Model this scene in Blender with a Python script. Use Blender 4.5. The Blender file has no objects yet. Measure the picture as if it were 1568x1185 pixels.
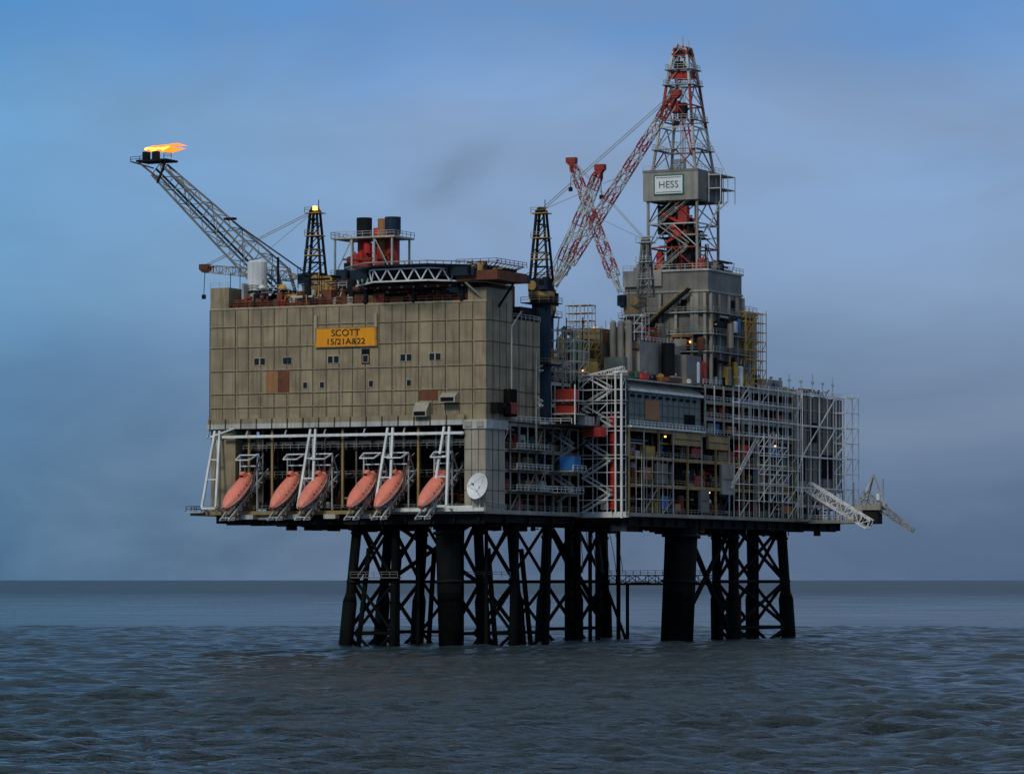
import bpy, bmesh, math, random
import numpy as np
from mathutils import Vector, Matrix
rng = random.Random(7)
S = bpy.context.scene
S.view_settings.view_transform='Standard'; S.view_settings.look='None'; S.view_settings.exposure=0

# ------------------------------------------------------------------ materials
def mat(name, col, rough=.65, metal=0.0, var=.5, dirt=(.10,.055,.03), streak=.45, panel=None, spec=.35):
    m=bpy.data.materials.new(name); m.use_nodes=True
    n=m.node_tree.nodes; l=m.node_tree.links
    p=n['Principled BSDF']; p.inputs['Roughness'].default_value=rough; p.inputs['Metallic'].default_value=metal
    p.inputs['Specular IOR Level'].default_value=spec
    tc=n.new('ShaderNodeTexCoord')
    n1=n.new('ShaderNodeTexNoise'); n1.inputs['Scale'].default_value=.22; n1.inputs['Detail'].default_value=6
    l.new(tc.outputs['Object'],n1.inputs['Vector'])
    mp=n.new('ShaderNodeMapping'); mp.inputs['Scale'].default_value=(1.3,1.3,.11)
    l.new(tc.outputs['Object'],mp.inputs['Vector'])
    n2=n.new('ShaderNodeTexNoise'); n2.inputs['Scale'].default_value=1.0; n2.inputs['Detail'].default_value=5
    l.new(mp.outputs[0],n2.inputs['Vector'])
    r1=n.new('ShaderNodeMapRange'); r1.inputs[1].default_value=.3; r1.inputs[2].default_value=.7
    r1.inputs[3].default_value=1-var*.6; r1.inputs[4].default_value=1+var*.35
    l.new(n1.outputs['Fac'],r1.inputs[0])
    vm=n.new('ShaderNodeVectorMath'); vm.operation='SCALE'; vm.inputs[0].default_value=col
    l.new(r1.outputs[0],vm.inputs['Scale'])
    src=vm.outputs[0]
    if panel:
        sn=n.new('ShaderNodeVectorMath'); sn.operation='SNAP'; sn.inputs[1].default_value=panel
        l.new(tc.outputs['Object'],sn.inputs[0])
        wn=n.new('ShaderNodeTexWhiteNoise'); l.new(sn.outputs[0],wn.inputs['Vector'])
        r3=n.new('ShaderNodeMapRange'); r3.inputs[3].default_value=.84; r3.inputs[4].default_value=1.1
        l.new(wn.outputs['Value'],r3.inputs[0])
        v3=n.new('ShaderNodeVectorMath'); v3.operation='SCALE'
        l.new(src,v3.inputs[0]); l.new(r3.outputs[0],v3.inputs['Scale']); src=v3.outputs[0]
    r2=n.new('ShaderNodeMapRange'); r2.inputs[1].default_value=.48; r2.inputs[2].default_value=.75
    r2.inputs[3].default_value=0; r2.inputs[4].default_value=streak
    l.new(n2.outputs['Fac'],r2.inputs[0])
    mx=n.new('ShaderNodeMix'); mx.data_type='RGBA'
    l.new(r2.outputs[0],mx.inputs[0]); l.new(src,mx.inputs[6]); mx.inputs[7].default_value=(*dirt,1)
    l.new(mx.outputs[2],p.inputs['Base Color'])
    return m
def emis(name,col,st):
    m=bpy.data.materials.new(name); m.use_nodes=True; n=m.node_tree.nodes
    p=n['Principled BSDF']; p.inputs['Base Color'].default_value=(*col,1)
    p.inputs['Emission Color'].default_value=(*col,1); p.inputs['Emission Strength'].default_value=st
    return m
M={}
M['wall']=mat('beige_cladding',(.345,.275,.165),.55,var=.5,dirt=(.13,.085,.05),streak=.65,panel=(3.3,3.3,5.2))
M['wall2']=mat('pale_cladding',(.40,.36,.28),.55,var=.35,dirt=(.20,.15,.09),streak=.5)
M['seam']=mat('panel_seam',(.07,.052,.032),.8,var=.3)
M['seaml']=mat('panel_trim',(.46,.38,.25),.6,var=.3)
M['white']=mat('white_steel',(.80,.82,.80),.5,var=.35,dirt=(.3,.22,.15),streak=.4)
M['offw']=mat('weathered_white_steel',(.52,.53,.49),.6,var=.6,dirt=(.22,.12,.07),streak=.6)
M['grey']=mat('grey_cladding',(.20,.19,.165),.6,var=.5,dirt=(.09,.06,.04),streak=.55)
M['lgrey']=mat('light_grey_cladding',(.33,.315,.27),.6,var=.5,dirt=(.14,.10,.06),streak=.55)
M['teal']=mat('green_grey_cladding',(.15,.185,.17),.55,var=.4,dirt=(.10,.08,.05),streak=.5)
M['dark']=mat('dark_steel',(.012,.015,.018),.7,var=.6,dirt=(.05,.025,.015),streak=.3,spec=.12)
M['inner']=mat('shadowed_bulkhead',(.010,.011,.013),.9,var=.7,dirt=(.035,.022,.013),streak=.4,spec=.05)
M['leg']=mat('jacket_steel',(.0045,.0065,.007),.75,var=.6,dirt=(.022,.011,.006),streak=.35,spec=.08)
M['navy']=mat('navy_steel',(.010,.028,.05),.6,var=.5,streak=.2,spec=.2)
M['rust']=mat('rusty_steel',(.18,.06,.03),.8,var=.7,dirt=(.05,.03,.02),streak=.5)
M['red']=mat('red_paint',(.60,.03,.018),.5,var=.4,streak=.3)
M['dred']=mat('dark_red_paint',(.33,.035,.022),.6,var=.4,streak=.3)
M['yellow']=mat('yellow_paint',(.55,.32,.04),.55,var=.4,streak=.4)
M['ochre']=mat('ochre_steel',(.36,.24,.09),.6,var=.5,streak=.5)
M['sign']=mat('orange_sign',(.92,.35,.004),.5,var=.12,dirt=(.5,.2,.02),streak=.3)
M['blue']=mat('blue_paint',(.02,.14,.40),.5,var=.3,streak=.2)
M['green']=mat('green_paint',(.015,.15,.085),.5,var=.3,streak=.2)
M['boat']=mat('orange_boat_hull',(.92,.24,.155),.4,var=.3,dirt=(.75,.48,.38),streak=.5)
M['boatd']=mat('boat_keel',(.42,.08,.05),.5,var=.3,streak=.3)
M['glass']=mat('dark_glass',(.010,.014,.018),.12,var=.1,streak=0)
M['tan']=mat('tan_panel',(.40,.17,.06),.6,var=.3,streak=.3)
M['dish']=mat('dish_white',(.84,.85,.84),.4,var=.12,streak=.1)
M['black']=mat('sign_black',(.01,.01,.01),.6,var=.1,streak=0)
M['flame']=emis('flame_orange',(1.0,.16,.012),2.2)
M['flamey']=emis('flame_yellow',(1.0,.50,.06),3.5)
M['lamp']=emis('lit_lamp',(1.0,.45,.10),4)

# ------------------------------------------------------------------ helpers
ORG=Vector((-5.57,857,0)); ROT=math.radians(-26)
def root(name):
    e=bpy.data.objects.new(name,None); S.collection.objects.link(e)
    e.location=ORG; e.rotation_euler=(0,0,ROT); e.empty_display_size=3
    return e
BF=[(0,3,2,1),(4,5,6,7),(0,1,5,4),(1,2,6,5),(2,3,7,6),(3,0,4,7)]
class B:
    def __init__(s,name,parent): s.n=name; s.p=parent; s.v=[]; s.f=[]; s.m=[]; s.ml=[]
    def mi(s,k):
        if k not in s.ml: s.ml.append(k)
        return s.ml.index(k)
    def add(s,vs,fs,k):
        o=len(s.v); s.v+= [tuple(q) for q in vs]; i=s.mi(k)
        for f in fs: s.f.append(tuple(a+o for a in f)); s.m.append(i)
    def box(s,x0,x1,y0,y1,z0,z1,k):
        s.add([(x0,y0,z0),(x1,y0,z0),(x1,y1,z0),(x0,y1,z0),(x0,y0,z1),(x1,y0,z1),(x1,y1,z1),(x0,y1,z1)],BF,k)
    def beam(s,p,q,w,k,h=None):
        p=Vector(p);q=Vector(q);d=q-p
        if d.length<1e-4:return
        d.normalize(); u=Vector((0,0,1)) if abs(d.z)<.95 else Vector((0,1,0))
        a=d.cross(u).normalized(); c=a.cross(d).normalized(); a*=w/2; c*=(h or w)/2
        s.add([p-a-c,p+a-c,p+a+c,p-a+c,q-a-c,q+a-c,q+a+c,q-a+c],BF,k)
    def cyl(s,p,q,r,k,r2=None,n=8,cap=True):
        p=Vector(p);q=Vector(q);d=(q-p)
        if d.length<1e-4:return
        d.normalize(); r2=r if r2 is None else r2
        u=Vector((0,0,1)) if abs(d.z)<.95 else Vector((0,1,0))
        a=d.cross(u).normalized(); c=a.cross(d).normalized(); vs=[]
        for P,R in((p,r),(q,r2)):
            for i in range(n):
                t=2*math.pi*i/n; vs.append(P+a*math.cos(t)*R+c*math.sin(t)*R)
        fs=[(i,(i+1)%n,n+(i+1)%n,n+i) for i in range(n)]
        if cap: fs+=[tuple(range(n))[::-1],tuple(range(n,2*n))]
        s.add(vs,fs,k)
    def dome(s,c,r,k,flat=.5,n=12):
        c=Vector(c);vs=[];m=4
        for j in range(m):
            t=j/m*math.pi/2
            for i in range(n):
                a=2*math.pi*i/n; vs.append(c+Vector((math.cos(a)*r*math.cos(t),math.sin(a)*r*math.cos(t),r*flat*math.sin(t))))
        vs.append(c+Vector((0,0,r*flat)));fs=[]
        for j in range(m-1):
            for i in range(n): fs.append((j*n+i,j*n+(i+1)%n,(j+1)*n+(i+1)%n,(j+1)*n+i))
        for i in range(n): fs.append(((m-1)*n+i,(m-1)*n+(i+1)%n,m*n))
        s.add(vs,fs,k)
    def rail(s,pts,k='offw',h=1.2,w=.11,step=2.0):
        for p,q in zip(pts[:-1],pts[1:]):
            p=Vector(p);q=Vector(q);L=(q-p).length;n=max(1,int(L/step))
            for i in range(n+1):
                a=p.lerp(q,i/n); s.beam(a,a+Vector((0,0,h)),w,k)
            for hh in(h,h*.55): s.beam(p+Vector((0,0,hh)),q+Vector((0,0,hh)),w,k)
    def truss(s,p,q,w0,w1,n,cw,bw,k,kb=None,up=(0,0,1)):
        kb=kb or k; p=Vector(p);q=Vector(q);d=(q-p).normalized();u=Vector(up)
        a=d.cross(u).normalized(); c=a.cross(d).normalized()
        off=[(-1,-1),(1,-1),(1,1),(-1,1)]
        m=len(off); R=[]
        for i in range(n+1):
            t=i/n; P=p.lerp(q,t); w=(w0+(w1-w0)*t)/2
            R.append([P+a*o[0]*w+c*o[1]*w for o in off])
        for i in range(n):
            for j in range(m):
                kk=k if not isinstance(k,(list,tuple)) else k[i%len(k)]
                s.beam(R[i][j],R[i+1][j],cw,kk)
                b=(R[i][j],R[i+1][(j+1)%m]) if i%2 else (R[i][(j+1)%m],R[i+1][j])
                s.beam(b[0],b[1],bw,kb if isinstance(kb,str) else kb[i%len(kb)])
                s.beam(R[i][j],R[i][(j+1)%m],bw,kk)
        for j in range(m): s.beam(R[n][j],R[n][(j+1)%m],bw,k if isinstance(k,str) else k[0])
        return R
    def make(s,smooth=False):
        me=bpy.data.meshes.new(s.n); me.from_pydata(s.v,[],s.f)
        for k in s.ml: me.materials.append(M[k])
        me.polygons.foreach_set('material_index',s.m)
        if smooth: me.polygons.foreach_set('use_smooth',[True]*len(s.f))
        me.update(); o=bpy.data.objects.new(s.n,me); S.collection.objects.link(o); o.parent=s.p
        return o
CM=['grey']*4+['lgrey']*3+['offw']*4+['dark']*7+['inner']*5+['rust']*5+['ochre']*4+['teal']*3+['white']*2+['navy']*2+['red','red','tan','dred','dred','yellow','blue','blue','green']
def clutter(b,x0,x1,y0,y1,z0,z1,n,cm=CM,big=1.0):
    for _ in range(n):
        k=rng.choice(cm); x=rng.uniform(x0,x1); y=rng.uniform(y0,y1); H=z1-z0; t=rng.random()
        if t<.22:
            r=rng.uniform(.4,1.1)*big; h=H*rng.uniform(.35,.85); b.cyl((x,y,z0),(x,y,z0+h),r,k,n=10)
            b.dome((x,y,z0+h),r,k,n=10)
        elif t<.42:
            L=min(rng.uniform(3,12)*big,y1-y0); z=rng.uniform(z0+.5,z1-.3);y=rng.uniform(y0,y1-L) if y1-L>y0 else y0
            b.cyl((x,y,z),(x,y+L,z),rng.uniform(.1,.35),k,n=6)
        elif t<.6:
            L=min(rng.uniform(2,6)*big,x1-x0); z=rng.uniform(z0+.5,z1-.3); xx=rng.uniform(x0,x1-L) if x1-L>x0 else x0
            b.cyl((xx,y,z),(xx+L,y,z),rng.uniform(.1,.3),k,n=6)
        elif t<.8:
            w=rng.uniform(.5,1.6)*big;d=rng.uniform(.8,2.8)*big;h=min(H*.8,rng.uniform(.8,3)*big)
            b.box(max(x0,x-w),min(x1,x+w),max(y0,y-d),min(y1,y+d),z0,z0+h,k)
            if rng.random()<.4: b.cyl((x,y,z0+h),(x,y,z0+h+rng.uniform(.5,1.5)),.2,k,n=6)
        elif t<.93: b.cyl((x,y,z0),(x,y,z1),rng.uniform(.08,.22),k,n=6)
        else:
            b.beam((x,y,z0),(x,min(y1,y+rng.uniform(2,5)),z1),.18,k)
def open_side(b,X,y0,y1,lv,depth,post,slab='offw',pk='offw',dens=.09,rails=True,brace=.25,back='inner'):
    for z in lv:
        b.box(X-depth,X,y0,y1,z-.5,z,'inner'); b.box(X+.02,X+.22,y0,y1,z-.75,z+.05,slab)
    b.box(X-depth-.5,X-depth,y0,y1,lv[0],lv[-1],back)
    n=max(1,round((y1-y0)/post))
    ys=[y0+(y1-y0)*i/n for i in range(n+1)]
    for i,y in enumerate(ys):
        b.beam((X+.3,y,lv[0]),(X+.3,y,lv[-1]),.42 if i%2==0 else .24,pk if i%2 else slab)
        b.beam((X-depth*.5,y,lv[0]),(X-depth*.5,y,lv[-1]),.4,'dark')
    for z,z2 in zip(lv[:-1],lv[1:]):
        if rails: b.rail([(X+.1,y0,z),(X+.1,y1,z)],rng.choice(['offw','white','ochre','lgrey']),w=.09)
        for i in range(n):
            if rng.random()<brace: b.beam((X+.2,ys[i],z),(X+.2,ys[i+1],z2-.5),.18,pk)
        clutter(b,X-depth+.3,X-.8,y0+.3,y1-.3,z,z2-.5,int((y1-y0)*(z2-z)*dens))
def scaff(b,x0,x1,y0,y1,z0,z1,dx,dy,dz,k='white',w=.13,br=.3,planks=True):
    nx=max(1,round((x1-x0)/dx));ny=max(1,round((y1-y0)/dy));nz=max(1,round((z1-z0)/dz))
    X=[x0+(x1-x0)*i/nx for i in range(nx+1)];Y=[y0+(y1-y0)*i/ny for i in range(ny+1)];Z=[z0+(z1-z0)*i/nz for i in range(nz+1)]
    for x in X:
        for y in Y: b.beam((x,y,z0),(x,y,z1+rng.uniform(0,1)),w,k)
    for z in Z[1:]:
        for y in Y: b.beam((x0,y,z),(x1,y,z),w,k)
        for x in X: b.beam((x,y0,z),(x,y1,z),w,k)
        if planks and rng.random()<.7: b.box(x0,x1,y0,y1,z-.15,z-.05,rng.choice(['offw','ochre','lgrey']))
    for i in range(len(Z)-1):
        for y in (Y[0],):
            for j in range(nx):
                if rng.random()<br: b.beam((X[j],y,Z[i]),(X[j+1],y,Z[i+1]),w,k)
        for j in range(ny):
            if rng.random()<br: b.beam((x1,Y[j],Z[i]),(x1,Y[j+1],Z[i+1]),w,k)
def stairs_x(b,x0,x1,y,z0,z1,n,k='white'):
    h=(z1-z0)/n
    for i in range(n):
        a,c=(x0,x1) if i%2==0 else (x1,x0); zz=z0+i*h
        for yy in(y,y+1.2):
            b.beam((a,yy,zz),(c,yy,zz+h),.22,k); b.beam((a,yy,zz+1.1),(c,yy,zz+h+1.1),.12,k)
        m=8
        for j in range(1,m):
            t=j/m; b.box(a+(c-a)*t-.14,a+(c-a)*t+.14,y,y+1.2,zz+h*t-.06,zz+h*t,'offw')
        b.box(min(a,c)-.1,min(a,c)+1,y,y+1.4,zz+h-.15,zz+h,'offw') if c<a else b.box(c-1,c+.1,y,y+1.4,zz+h-.15,zz+h,'offw')

# ------------------------------------------------------------------ accommodation block
R=root('accommodation_block')
b=B('cladding_walls',R)
b.box(-70,0,0,13,50,76.2,'wall'); b.box(-70,-.2,13.02,27.5,50,72.8,'wall')
b.box(-70,-65.2,0,6,76.2,81,'wall'); b.box(-4.6,0,0,13,76.2,79,'wall')
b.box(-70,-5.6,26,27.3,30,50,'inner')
b.make()
b=B('panel_seams',R)
rows=[71.9,67.2,61.9,56.7,53.6]
for z in rows: 
    b.box(-70.05,.05,-.07,-.01,z-.11,z+.09,'seam'); b.box(-70.05,.05,-.09,-.01,z+.1,z+.2,'seaml')
    b.box(.01,.07,0,13,z-.09,z+.09,'seam')
i=0;x=-70
while x<0.1:
    w=.15 if i%2==0 else .08
    b.box(x-w,x+w,-.06,-.005,50.2,76.15,'seam')
    b.box(x+w,x+w+.14,-.09,-.005,50.2,76.15,'seaml') if i%2==0 else None
    x+=3.333;i+=1
for y in(3.2,6.5,9.8,13): b.box(.005,.06,y-.08,y+.08,50.2,76.1,'seam')
for y in(16.6,20.2,23.8): b.box(-.19,-.13,y-.08,y+.08,50.2,72.8,'seam')
for z in rows[1:]: b.box(-.19,-.12,13,27.5,z-.09,z+.09,'seam')
b.box(-70.1,.1,-.16,.1,75.9,76.3,'seaml')
b.make()
b=B('windows',R)
def win(x,z,w=1.2,h=1.5,n=1):
    for j in range(n):
        xx=x+j*(w+.35)
        b.box(xx-.16,xx+w+.16,-.14,-.02,z-h/2-.16,z+h/2+.16,'seaml'); b.box(xx,xx+w,-.17,-.03,z-h/2,z+h/2,'glass')
for u,n in((-58.4,2),(-51,1),(-39.5,2),(-30.6,1),(-21.2,2),(-14,2)): win(u,64,n=n)
for u in(-45.8,-41.5,-29.1,-19.6): win(u,58.4,1,1.3)
win(-49.7,64,.9,1.5)
b.box(-55.4,-52.7,-.1,-.02,57,61.8,'tan'); b.box(-52.4,-49.4,-.1,-.02,57,61.8,'rust')
b.box(-42.9,-42.2,-.5,-.05,68,74,'seaml'); b.box(-27.6,-27,-.5,-.05,68,74,'seaml')
b.box(-31,-29,-.12,-.02,62.8,66.2,'inner')
b.make()
b=B('vent_hoods',R)
for x0,x1,z0,z1 in((-17,-13.6,50.8,54),(-10.4,-6.6,53.8,56)):
    b.add([(x0,0,z0),(x1,0,z0),(x1,-2.4,z0),(x0,-2.4,z0),(x0,0,z1),(x1,0,z1),(x1,-.9,z1),(x0,-.9,z1),(x1,-2.4,z0+1.2),(x0,-2.4,z0+1.2)],
      [(0,1,2,3),(1,5,6,8,2),(0,3,9,7,4),(4,7,6,5),(7,9,8,6),(3,2,8,9)],'wall2'); b.box(x0+.3,x1-.3,-2.45,-2.41,z0+.2,z0+1.1,'inner')
b.box(-16.6,-12,-.12,-.02,54.5,56.6,'rust')
for y in (2,6): b.box(.02,1.8,y,y+2.6,51.5,53.8,'inner')
b.box(.05,1.6,8.5,12,51,57,'inner'); b.box(1.62,1.9,8.6,11.6,51.5,54,'dred')
b.cyl((.5,11.5,56),(.5,11.5,71),.2,'offw'); b.cyl((.5,11.5,71),(1.2,15,74.5),.2,'offw')
b.cyl((.5,24,45),(.5,24,66),.2,'offw')
b.make()
b=B('lower_tower',R)
b.box(-5.2,-.05,-.4,9.2,30.3,48,'wall2')
for z in(34.5,39,43.5): b.box(-5.25,0.02,-.46,9.2,z-.06,z+.06,'seam')
for x in(-3.5,-1.8): b.box(x-.05,x+.05,-.46,-.41,30.4,48,'seam')
for y in(3,6): b.box(-.04,.03,y-.06,y+.06,30.4,48,'seam')
b.box(-5.4,.4,-.8,10,48,50,'offw')
for x in(-4,-1.2): b.box(x-.8,x+.8,-1,-.82,48.4,49.6,'wall2')
b.box(-69.9,-63.5,.3,10,30.3,49.9,'wall')
b.make()
b=B('white_girder_band',R)
b.box(-70.4,-5.4,-1.0,.3,48.9,50,'offw'); b.box(-66,-5,-1.4,-1.02,46.8,47.4,'white')
b.box(-70,-5,-.9,-.5,50.02,51.2,'wall')
for i in range(16): b.box(-69.5+i*4,-69.2+i*4,-1.1,-1.0,48.9,51.1,'seam')
for xx in (-70,-60,-50,-40,-30,-20,-10): b.beam((xx,0,48.8),(xx,-1.2,46.9),.3,'offw')
b.beam((-69,-1.2,47.2),(-63,-1.2,49),.35,'white')
b.make()
b=B('lifeboat_recess',R)
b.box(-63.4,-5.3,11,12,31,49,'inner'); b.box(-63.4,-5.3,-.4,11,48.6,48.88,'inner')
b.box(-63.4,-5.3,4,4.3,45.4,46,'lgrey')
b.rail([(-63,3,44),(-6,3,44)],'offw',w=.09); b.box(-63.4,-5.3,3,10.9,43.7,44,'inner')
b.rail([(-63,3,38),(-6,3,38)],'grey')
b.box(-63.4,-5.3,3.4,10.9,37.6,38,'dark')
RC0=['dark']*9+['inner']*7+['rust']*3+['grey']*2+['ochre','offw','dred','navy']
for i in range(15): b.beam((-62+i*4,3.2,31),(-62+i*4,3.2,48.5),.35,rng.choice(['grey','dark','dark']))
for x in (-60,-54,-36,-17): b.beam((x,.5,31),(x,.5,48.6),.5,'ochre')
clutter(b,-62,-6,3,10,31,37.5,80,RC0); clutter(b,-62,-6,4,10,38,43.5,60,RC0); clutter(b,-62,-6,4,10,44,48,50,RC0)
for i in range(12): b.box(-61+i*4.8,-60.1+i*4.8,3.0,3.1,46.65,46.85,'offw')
b.make()
b=B('roof_plant',R)
b.box(-65,-35,1,24,76.25,77.2,'rust')
b.box(-36,-4.8,3,24,76.3,81,'rust'); b.box(-34,-14,1,3,76.3,79,'inner')
b.rail([(-65,.3,76.3),(-5,.3,76.3)],'rust',w=.14)
RC=['rust']*7+['dark']*4+['ochre','grey','lgrey','offw','yellow','red','dred','dark']
clutter(b,-64,-36,1,20,77,80.5,95,RC); clutter(b,-35,-5,.4,3,76.3,79,60,RC)
clutter(b,-64,-36,.6,3,76.3,78.8,60,RC)
clutter(b,-48,-35,2,10,77,84,24,RC)
b.rail([(-70,0,81),(-65.2,0,81)],'offw',w=.09); b.rail([(-64,4,80.3),(-37,4,80.3)],'offw'); b.box(-64,-52,4,9,80,80.3,'dark')
for x in(-62,-58,-54,-50,-45,-41): b.cyl((x,5,77),(x,5,80),.3,'rust')
b.cyl((-55.8,6,80),(-55.8,6,88),.3,'dark'); b.box(-46,-43,8,13,80,83.5,'yellow'); b.box(-42,-38.5,8,13,80,84.8,'navy'); b.box(-38.4,-35.5,9,13,80,85.5,'dark')
b.dome((-53.5,4,80.5),1.1,'yellow',1); b.dome((-58.3,3,80.8),.8,'white',1)
b.box(-63,-62.4,2,5,77,82,'offw')
for x,h in((-66.5,4),(-64,6.5),(-49,5),(-34.5,4)): b.cyl((x,3,80.5),(x,3,80.5+h),.09,'dark',n=5)
b.make()
def text(s,size,loc,parent,k,sx=1.0,off=.03,name='lettering'):
    c=bpy.data.curves.new(name,'FONT'); c.body=s; c.size=size; c.extrude=.04; c.offset=off; c.align_x='CENTER'; c.align_y='CENTER'
    o=bpy.data.objects.new(name,c); S.collection.objects.link(o); o.parent=parent; o.location=loc
    o.rotation_euler=(math.pi/2,0,0); o.scale=(sx,1,1); c.materials.append(M[k]); return o
R=root('platform_name_sign'); b=B('board',R)
b.box(-42.6,-27.0,-.5,-.25,66.9,70.9,'sign')
for x in(-42.4,-37.3,-32.2,-27.2): b.box(x-.1,x+.1,-.55,-.5,66.9,70.9,'ochre')
b.box(-42.7,-26.9,-.55,-.25,66.7,66.88,'ochre'); b.box(-42.7,-26.9,-.55,-.25,70.92,71.1,'ochre')
b.make(); text('SCOTT',2.1,(-34.8,-.58,69.85),R,'black',1.1,.0); text('15/21A&22',1.9,(-34.8,-.58,67.9),R,'black',1.15,.0)

# ------------------------------------------------------------------ main deck of first platform
R=root('lower_deck'); b=B('deck_plate',R)
b.box(-74.4,0,-1.2,50,29.4,30.3,'lgrey'); b.box(-74.4,-70,-3,6,30.0,30.35,'offw')
b.rail([(-70.2,-3,30.3),(-74.4,-3,30.3),(-74.4,6,30.3)],'dark'); 
b.box(-23,0.3,-2.0,-1.2,29.9,30.7,'white'); b.box(-70,-23,-1.7,-1.2,29.5,30.3,'ochre')
b.rail([(-70,-1.2,30.3),(-5,-1.2,30.3)],'grey')
b.rail([(.1,-1,30.9),(.1,9.5,30.3)],'offw')
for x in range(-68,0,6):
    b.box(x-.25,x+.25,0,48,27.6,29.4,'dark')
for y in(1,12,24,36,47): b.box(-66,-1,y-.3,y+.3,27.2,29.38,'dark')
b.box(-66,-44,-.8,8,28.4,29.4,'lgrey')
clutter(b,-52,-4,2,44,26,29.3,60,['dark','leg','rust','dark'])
for x in(-60,-48,-39,-30): b.box(x,x+3,-3,-.9,28.5,29.5,'offw')
b.make()
b=B('leaning_frames',R)
for x in(-67.5,-42.8,-23.3,-9.3):
    for dx in(-1.8,1.8):
        b.beam((x+dx*.35,-.9,48.5),(x+dx,-4.6,31.2),.5,'white'); 
    b.beam((x-1.8,-4.7,31),(x+1.8,-4.7,31),.5,'white'); b.beam((x-.9,-2.2,42),(x+.9,-2.2,42),.3,'white'); b.beam((x-1.3,-3.2,37.5),(x+1.3,-3.2,37.5),.3,'white')
    b.beam((x,-1,46.5),(x,-.5,31),.35,'offw')
    for dx in(-1.8,1.8): b.beam((x+dx,-4.6,31.2),(x+dx,-.5,30),.5,'white')
b.box(-8,-1,-4.8,-4.3,30.5,31.1,'white')
b.make()

# satellite dish
R=root('satellite_dish'); b=B('reflector',R)
c=Vector((-1.2,-2.2,35.4)); ax=Vector((-.25,-.93,.22)).normalized(); a=ax.cross(Vector((0,0,1))).normalized(); u=a.cross(ax)
vs=[c-ax*.9]; n=24
for j,(rr,dd) in enumerate(((.9,.8),(1.8,.45),(2.95,0))):
    for i in range(n):
        t=2*math.pi*i/n; vs.append(c-ax*dd+(a*math.cos(t)+u*math.sin(t))*rr)
fs=[(0,1+i,1+(i+1)%n) for i in range(n)]
for j in range(2):
    for i in range(n): fs.append((1+j*n+i,1+(j+1)*n+i,1+(j+1)*n+(i+1)%n,1+j*n+(i+1)%n))
b.add(vs,fs,'dish'); 
for t in(0,2.1,4.2): b.beam(c+(a*math.cos(t)+u*math.sin(t))*2.7,c+ax*1.6,.09,'offw')
b.cyl(c+ax*1.3,c+ax*1.8,.25,'grey'); b.make()
b=B('mount',R); b.cyl(c-ax*.8,(-1.2,-.5,34.5),.3,'offw'); b.beam((-1.2,-.9,30.5),(-1.2,-.9,35.5),.35,'offw'); b.make()

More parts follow.
